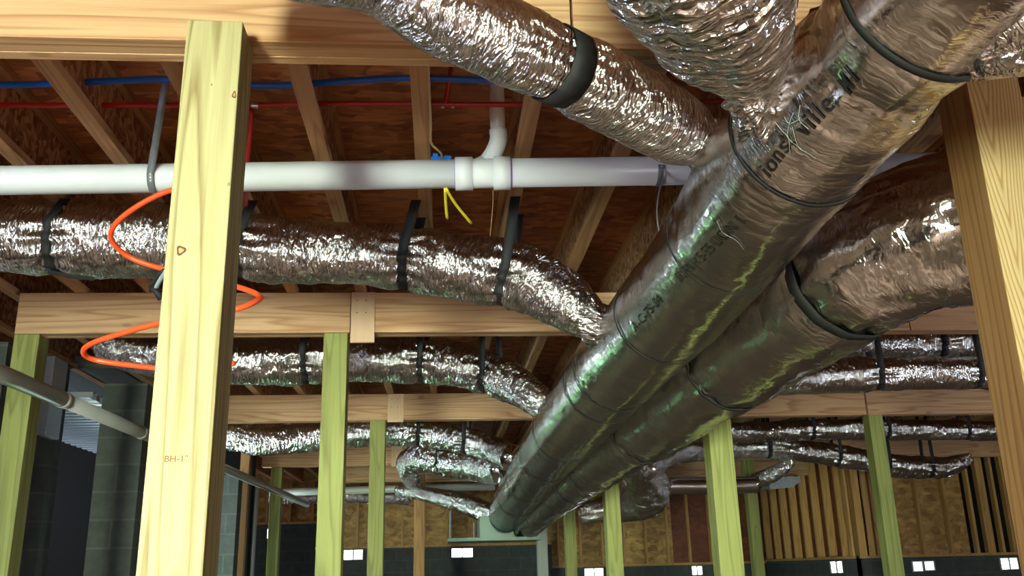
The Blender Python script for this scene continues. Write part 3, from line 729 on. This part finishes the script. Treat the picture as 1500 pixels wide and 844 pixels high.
HB = 1.735
def pexline(px_pts, r, mat, name, label, cat='pipe'):
    return tag(obj(name, tube_bm([PH(a, b, HB) for a, b in px_pts], r, 14, .05), mat, None, True), label, cat)
pexline([(-160, 122), (0, 124), (60, 123), (180, 118), (250, 116), (370, 125), (430, 124), (520, 118), (600, 114), (700, 117), (760, 119), (900, 105), (1100, 92)], .0125, M_BLUE, 'water_tube', 'blue plastic water tube threaded through the joists above the white pipe')
rt = pexline([(-160, 153), (0, 154), (80, 154), (240, 154), (370, 154), (450, 152), (600, 152), (760, 153), (1090, 148)], .011, M_RED, 'water_tube', 'dark red plastic water tube threaded through the joists below the blue one')
for px in (369, 374, 646, 661):
    c = PH(px, 154, HB); obj('crimp_ring', tube_bm([c, c + Vector((.012, 0, 0))], .0135, 14, 1), M_BRASS, rt)
tag(obj('water_tube', tube_bm([PH(368, 160, 1.73), PH(366, 200, 1.66), PH(362, 240, 1.6), PH(360, 300, 1.55)], .010, 12, .03), M_RED, None, True), 'red plastic tube dropping from the tee beside the foreground post', 'pipe')
tag(obj('water_tube', tube_bm([PH(661, 97, 1.85), PH(657, 125, 1.78), PH(653, 150, HB)], .009, 12, .03), M_RED, None, True), 'short dark tube rising from the red tee behind the near branch duct', 'pipe')

# grey conduit running back on the left
g = thing('conduit', Vector((-2.2, 6, CZ+.93)), 'long grey conduit slanting from the left edge down into the distance', 'pipe')
ga = P(-150, 480, 3.25); ga = PH(-150, 478, .93); gb = PH(0, 547, .93); gd = PH(213, 636, .93); ge = PH(452, 740, .93)
a = PH(0, 547, .93); b = PH(450, 739, .93); d = (b-a).normalized(); 
cb = PH(90, 585, .93)
obj('pipe', tube_bm([a - d*1.5, a, cb], .042, 28, 4), M_GREY, g, True)
obj('coupling', tube_bm([cb - d*.004, cb + d*.05], .045, 28, 4), M_GREY, g, True)
mid = PH(330, 687, .93)
obj('pipe', tube_bm([cb + d*.05, PH(205, 633, .93), mid, b], .040, 28, 4), M_GREY, g, True)
obj('coupling', tube_bm([PH(205, 633, .93), PH(205, 633, .93) + d*.04], .044, 28, 4), M_GREY, g, True)
tag(obj('conduit', tube_bm([PY(395, 722, 13.0), PY(500, 719, 13.0), PY(600, 716, 13.0), PY(725, 713, 13.0)], .05, 16, 1), M_GREY, None, True), 'level grey conduit in the distance ending at the trunk duct', 'pipe')
tag(obj('conduit', tube_bm([PY(376, 712, 11.5), Vector((PY(376, 712, 11.5).x, 11.5, .0))], .03, 12, 1), M_PALE, None, True), 'thin pale upright pipe in front of the far left post', 'pipe')

# orange tube wound around the foreground post
op = [(330, 262, 2.75), (250, 279, 2.85), (200, 303, 2.9), (168, 330, 2.95), (164, 352, 3.0), (190, 377, 3.05), (245, 396, 3.05), (300, 408, 3.0), (350, 421, 2.9), (376, 431, 2.85), (380, 438, 2.8), (350, 452, 2.75),
      (290, 462, 2.75), (232, 474, 2.8), (180, 488, 2.85), (135, 503, 2.9), (122, 516, 2.95), (138, 527, 3.0), (190, 535, 3.0), (250, 541, 2.95), (300, 540, 2.9), (343, 532, 2.85)]
tag(obj('air_tube', tube_bm([P(*q) for q in op], .0088, 16, .015), M_ORANGE, None, True), 'bright orange tube coiling behind the tall foreground post', 'hose')
# small black-and-clear hose end left of the post
hs = thing('hose_end', P(228, 415, 3.2), 'short clear hose end with black tape left of the foreground post', 'hose')
obj('clear_tube', tube_bm([P(246, 395, 3.0), P(236, 408, 3.05), P(226, 424, 3.1)], .009, 12, .02), M_CLEAR, hs, True)
obj('black_tube', tube_bm([P(240, 396, 3.02), P(228, 410, 3.06), P(221, 426, 3.1)], .007, 12, .02), M_STRAP, hs, True)
obj('black_tape', tube_bm([P(222, 420, 3.1), P(231, 430, 3.08), P(236, 438, 3.08)], .011, 12, .02), M_STRAP, hs, True)
# loose strap tail under the flex duct
bm = bmesh.new(); q = [PY(70, 398, 3.95), PY(100, 404, 3.93), PY(137, 409, 3.92)]; ribbon(bm, q, [Vector((0, .4, 1))]*3, .018, .004)
tag(obj('strap_tail', bm, M_STRAP), 'loose black strap end lying under the upper left flex duct', 'strap')
# yellow wires and blue clip
xj = J0 + 3*JS
yw = thing('yellow_wires', PH(652, 262, 1.5), 'two cut yellow wires poking down under the white pipe', 'wire')
obj('wire', tube_bm([PH(652, 276, 1.44), PH(653, 298, 1.42), PH(655, 320, 1.40)], .0062, 10, .02), M_YEL, yw, True)
obj('wire', tube_bm([PH(653, 276, 1.44), PH(668, 300, 1.42), PH(690, 327, 1.40)], .0062, 10, .02), M_YEL, yw, True)
tag(obj('cable', tube_bm([PH(627, 72, 1.61), PH(628, 120, 1.605), PH(631, 180, 1.60), PH(631, 208, 1.59), PH(638, 217, 1.585), PH(646, 224, 1.58), PH(648, 236, 1.57)], .0045, 10, .02), M_TAN, None, True), 'tan cable stapled down the edge of a joist, curling at the blue clip', 'cable')
bc = thing('cable_clip', PH(645, 234, 1.56), 'bright blue plastic clip resting on top of the white pipe', 'clip')
c = PH(645, 234, 1.575)
obj('body', box(c.x-.038, c.x+.03, c.y-.015, c.y+.02, c.z-.012, c.z+.008, .004), M_CLIP, bc)
obj('tab', box(c.x+.015, c.x+.045, c.y-.012, c.y+.01, c.z-.004, c.z+.014, .004), M_CLIP, bc)
obj('tab', box(c.x-.03, c.x-.008, c.y-.02, c.y+.0, c.z+.004, c.z+.02, .004), M_CLIP, bc)

# ------------------------------------------------------------------ block piers and steel decking on the left
WY = 7.2
xa = PY(62, 600, WY).x; xb = PY(78, 619, WY).x; xc = PY(146, 619, WY).x; xd = -2.27
wl = bpy.data.objects.new('wall_left', None); C.objects.link(wl); tag(wl, kind='structure')
obj('block_wall', box(-5.5, xb, WY, WY+.2, 0, GT, .0), M_BLOCKB, wl)
obj('block_pier', box(xc, xd, WY, WY+.42, 0, PY(180, 562, WY).z, .004), M_BLOCKB, wl)
obj('porch_floor', box(-5.5, xc+.02, WY+.2, 12, CZ+1.62, CZ+1.72), M_BLOCKB, wl)
obj('porch_back', box(-5.5, xd, 11.4, 11.6, 0, GT), M_DARK, wl)  # painted near-black for the shade inside the porch opening
zl = PY(330, 696, 10).z
obj('block_side', box(-2.65, PY(346, 760, 10.0).x, 10.0, 10.2, 0, zl), M_BLOCKB, wl)
obj('framing', box(PY(347, 760, 10.6).x, PY(360, 760, 10.6).x, 10.6, 10.7, 0, GT), M_STUD, wl)
# corrugated deck
bm = bmesh.new(); z = CZ+1.30; x0, x1 = PY(70, 560, 7.6).x - .5, xc - .005
prof = []
y = WY-.25
while y < 10.6:
    prof += [(y, z), (y+.06, z), (y+.07, z+.055), (y+.14, z+.055)]; y += .15
L_ = [bm.verts.new((x0, p[0], p[1])) for p in prof]; R_ = [bm.verts.new((x1, p[0], p[1])) for p in prof]
L2 = [bm.verts.new((x0, p[0], p[1]+.002)) for p in prof]; R2_ = [bm.verts.new((x1, p[0], p[1]+.002)) for p in prof]
for i in range(len(prof)-1):
    bm.faces.new((L_[i], R_[i], R_[i+1], L_[i+1])); bm.faces.new((L2[i], L2[i+1], R2_[i+1], R2_[i]))
tag(obj('steel_decking', bm, M_DECKM), 'ribbed blue-grey steel decking seen through the opening between block piers', 'decking')
gx = PY(86, 500, 7.0).x
tag(obj('steel_angle', box(gx-.03, gx+.03, 6.9, 7.15, PY(86, 640, 7.0).z, GT-.01, .003), M_DECKM), 'pale grey upright steel angle beside the block wall behind the left post', 'bracket')
# grey wall piece at the extreme left
obj('block_return', box(-3.6, PY(18, 460, 5.9).x, 5.9, 6.1, 0, GT-.15), M_BLOCKB, wl)

# ------------------------------------------------------------------ far walls
FY = 17.3
wb = bpy.data.objects.new('wall_back', None); C.objects.link(wb); tag(wb, kind='structure')
def zat(px, py, y): return PY(px, py, y).z
zA = zat(420, 768, FY); zB = zat(700, 800, FY); zC = zat(950, 829, FY)
xA = PY(462, 790, FY).x; xB = PY(808, 800, FY).x; xC = 6.45
obj('block_wall', box(-5.5, xA, FY, FY+.2, 0, zA), M_BLOCKX, wb)
obj('block_wall', box(xA, xB, FY, FY+.2, 0, zB), M_BLOCKX, wb)
obj('block_wall', box(xB, xC+.2, FY, FY+.2, 0, zC), M_BLOCKX, wb)
xr = PY(985, 760, FY).x
obj('sheathing', box(-5.5, xr, FY+.12, FY+.14, zC-.3, GT+.3), M_SHEATH, wb)
obj('sheathing', box(xr, xC+.2, FY+.12, FY+.14, zC-.3, GT+.3), M_REDOSB, wb)
for (x0, x1, z) in ((-5.5, xA, zA), (xA, xB, zB), (xB, xC, zC)):
    obj('sill_plate', box(x0, x1, FY+.0, FY+.12, z, z+.038), M_STUD, wb)
x = -5.2; 
while x < xC:
    z = zA if x < xA else zB if x < xB else zC
    obj('stud', box(x, x+.038, FY+.02, FY+.12, z+.038, GT), M_STUD, wb); x += .4064
# side wall running back on the right
wr = bpy.data.objects.new('wall_right', None); C.objects.link(wr); tag(wr, kind='structure')
RY = 13.3; zR = zat(1400, 815, RY)
xs = PY(1250, 750, RY).x
obj('block_wall', box(xs+.02, xs+.22, RY, FY, 0, zR), M_BLOCKY, wr)
obj('block_wall', box(xs+.02, 12, RY-.05, RY+.15, 0, zR), M_BLOCKX, wr)
obj('sheathing', box(xs+.14, xs+.16, RY, FY, zR, GT+.2), M_REDOSB, wr)
y = RY + .1
while y < FY:
    obj('stud', box(xs+.02, xs+.14, y, y+.045, zR+.038, GT), M_STUD, wr); y += .48
obj('sill_plate', box(xs, xs+.14, RY, FY, zR, zR+.038), M_STUD, wr)
xo = PY(1418, 750, RY).x
obj('sheathing', box(xs+.05, xo, RY+.10, RY+.12, zR, GT+.2), M_SHEATH, wr)
obj('shade_backing', box(xo, 12, RY+.35, RY+.37, zR, GT+.2), M_DARK, wr)  # dark sheet in place of the shaded gaps between the studs
obj('sill_plate', box(xs, 12, RY-.04, RY+.10, zR, zR+.038), M_STUD, wr)
for px in (1243, 1254, 1266, 1280, 1347, 1388, 1425, 1441, 1462, 1478, 1496):
    x = PY(px, 750, RY).x - .02
    obj('stud', box(x, x+(.11 if px in (1254, 1441, 1266) else .038), RY, RY+.10, zR+.038, GT), M_STUD, wr)
# foundation vents
def vent(px, py, w, h, y, label, panes=2, mat=M_SUN):
    a = PY(px-w/2, py+h/2, y-.012); b = PY(px+w/2, py-h/2, y-.012)
    o = thing('foundation_vent', ((a.x+b.x)/2, y-.01, a.z), label, 'vent', 'bright foundation vents in the block walls')
    bm = bmesh.new(); f = .012
    add_box(bm, a.x-f, b.x+f, y-.03, y-.002, a.z-f, a.z); add_box(bm, a.x-f, b.x+f, y-.03, y-.002, b.z, b.z+f)
    add_box(bm, a.x-f, a.x, y-.03, y-.002, a.z, b.z); add_box(bm, b.x, b.x+f, y-.03, y-.002, a.z, b.z)
    ws = (b.x-a.x)/panes
    for i in range(1, panes): add_box(bm, a.x+ws*i-.012, a.x+ws*i+.012, y-.03, y-.002, a.z, b.z)
    obj('frame', bm, M_PALE, o)
    for i in range(panes):
        obj('pane', box(a.x+ws*i+.012*(i > 0), a.x+ws*(i+1)-.012*(i < panes-1), y-.012, y-.004, a.z, b.z), mat, o)
vent(398, 782, 13, 13, FY, 'small square glowing vent at the far left, highest of the vents', 1)
vent(517.5, 813, 27, 14, FY, 'glowing two-pane vent between the two posts left of centre')
vent(677, 810, 30, 13, FY, 'wide glowing vent right under the hanging pan', 2)
vent(870, 839, 26, 12, FY, 'glowing vent at the bottom edge beside the lime post')
vent(1021, 836, 13, 12, FY, 'tiny glowing vent just left of the yellow-green post')
vent(1225, 831, 14, 16, RY-.05, 'narrow glowing two-pane vent left of the slim right post')
vent(1344, 830, 12, 14, RY-.05, 'dim left half of the vent pair right of the slim post', 1, M_SUNDIM)
vent(1361, 829, 12, 13, RY-.05, 'dim right half of the vent pair right of the slim post', 1, M_SUNDIM)
vent(1478, 826, 21, 16, RY-.05, 'bright two-pane vent at the lower right corner', 2)

# ------------------------------------------------------------------ light
def area(name, loc, target, sx, sy, power, col, spread=180):
    l = bpy.data.lights.new(name, 'AREA'); l.shape = 'RECTANGLE'; l.size = sx; l.size_y = sy; l.energy = power; l.color = col; l.spread = math.radians(spread)
    o = bpy.data.objects.new(name, l); C.objects.link(o); o.location = loc
    o.rotation_euler = (Vector(target) - Vector(loc)).to_track_quat('-Z', 'Y').to_euler(); return o
area('daylight_doorway', (-.5, -5.6, 1.15), (-.2, 4, 2.5), 1.5, 1.3, 96, (.80, .89, 1.0))
area('window_daylight', (4.2, -5.6, 1.6), (1.5, 5, 2.4), 1.2, 1.0, 50, (.95, .94, .9))
area('garden_doorway', (-2.3, -5.6, 1.1), (2.2, 13, 1.7), 1.0, 1.8, 120, (.88, 1.0, .74), 45)
area('left_glint_fill', (-4.5, .4, 2.0), (1, 2.2, 2.6), 1.2, .8, 60, (.78, .86, 1.0))  # unseen light added for bluish highlights on the near foil
area('right_glint_fill', (9.3, 3.2, 1.9), (1, 4.2, 2.6), 1.6, .9, 150, (.80, .90, 1.0))  # unseen light added to brighten the right-hand ducts; the wall here is closed
area('porch_sky', (-6.0, 9.0, 2.3), (-3, 9.0, 2.9), 3.0, .6, 110, (.80, .90, 1.0))
area('side_streak_white', (-3.2, 9.35, 2.1), (1, 9.0, 2.1), 1.0, .35, 20, (.82, .92, 1.0))  # unseen strip light, placed for the white streak on the upper trunk
area('side_streak_green', (-3.2, 9.35, 1.25), (1, 9.0, 1.4), 1.0, .3, 12, (.35, 1.0, .42))  # unseen green strip below it, placed for the trunk's green streak
area('far_streak_white', (-3.0, 12.5, 2.1), (1, 10, 2.1), 1.2, .3, 22, (.82, .92, 1.0))  # added strip hidden behind the block wall, extends the white streak
area('far_streak_green', (-3.0, 12.5, 1.4), (1, 10, 1.5), 1.2, .3, 20, (.40, 1.0, .42))  # added green strip, carries the green streak to the trunk's far end
sl = bpy.data.lights.new('sun', 'SUN'); sl.energy = 31; sl.angle = math.radians(2); sl.color = (1.0, .96, .92)
so = bpy.data.objects.new('sun', sl); C.objects.link(so); so.rotation_euler = Vector((.12, 1, -.40)).to_track_quat('-Z', 'Y').to_euler()
w = bpy.data.worlds.new('World'); bpy.context.scene.world = w; w.use_nodes = True
w.node_tree.nodes['Background'].inputs[0].default_value = (.75, .85, 1.0, 1); w.node_tree.nodes['Background'].inputs[1].default_value = .45
# walls behind the viewer, with wide door openings
wf = bpy.data.objects.new('wall_front', None); C.objects.link(wf); tag(wf, kind='structure')
for (x0, x1, z0, z1) in ((-6, -3.2, 0, GT), (-3.2, 1.2, 2.3, GT), (1.2, 3.4, 0, GT), (3.4, 5.0, 0, 1.0), (3.4, 5.0, 2.2, GT), (5.0, 9.6, 0, GT)):
    obj('block_wall', box(x0, x1, -5.5, -5.3, z0, z1), M_BLOCKX, wf)
for (y0, y1, z0, z1) in ((-5.3, -.3, 0, GT), (-.3, 1.1, 0, 1.5), (-.3, 1.1, 2.5, GT), (1.1, 5.9, 0, GT)):
    obj('block_wall', box(-4.8, -4.6, y0, y1, z0, z1), M_BLOCKY, wl)
obj('block_wall', box(9.4, 9.6, -5.3, RY-.06, 0, CZ+.2), M_BLOCKY, wr)
obj('sheathing', box(9.45, 9.5, -5.3, RY-.06, CZ+.2, GT), M_SHEATH, wr)

# ------------------------------------------------------------------ camera
cam = bpy.data.cameras.new('camera'); co = bpy.data.objects.new('camera', cam); C.objects.link(co)
cam.sensor_width = 36; cam.sensor_fit = 'HORIZONTAL'; cam.lens = F/1500*36; cam.clip_start = .05
rx = Vector((XW[0], YW[0], ZW[0])); ry = Vector((XW[1], YW[1], ZW[1])); rz = Vector((XW[2], YW[2], ZW[2]))
m = Matrix((rx, -ry, -rz)).transposed().to_4x4(); m.translation = Vector((0, 0, CZ)); co.matrix_world = m
sc = bpy.context.scene; sc.camera = co
sc.view_settings.view_transform = 'Standard'; sc.view_settings.look = 'None'; sc.view_settings.gamma = 1; sc.view_settings.use_curve_mapping = False
sc.view_settings.exposure = -.05
sc.cycles.use_denoising = True; sc.cycles.max_bounces = 8; sc.cycles.glossy_bounces = 5; sc.cycles.sample_clamp_indirect = 6; sc.cycles.caustics_reflective = False
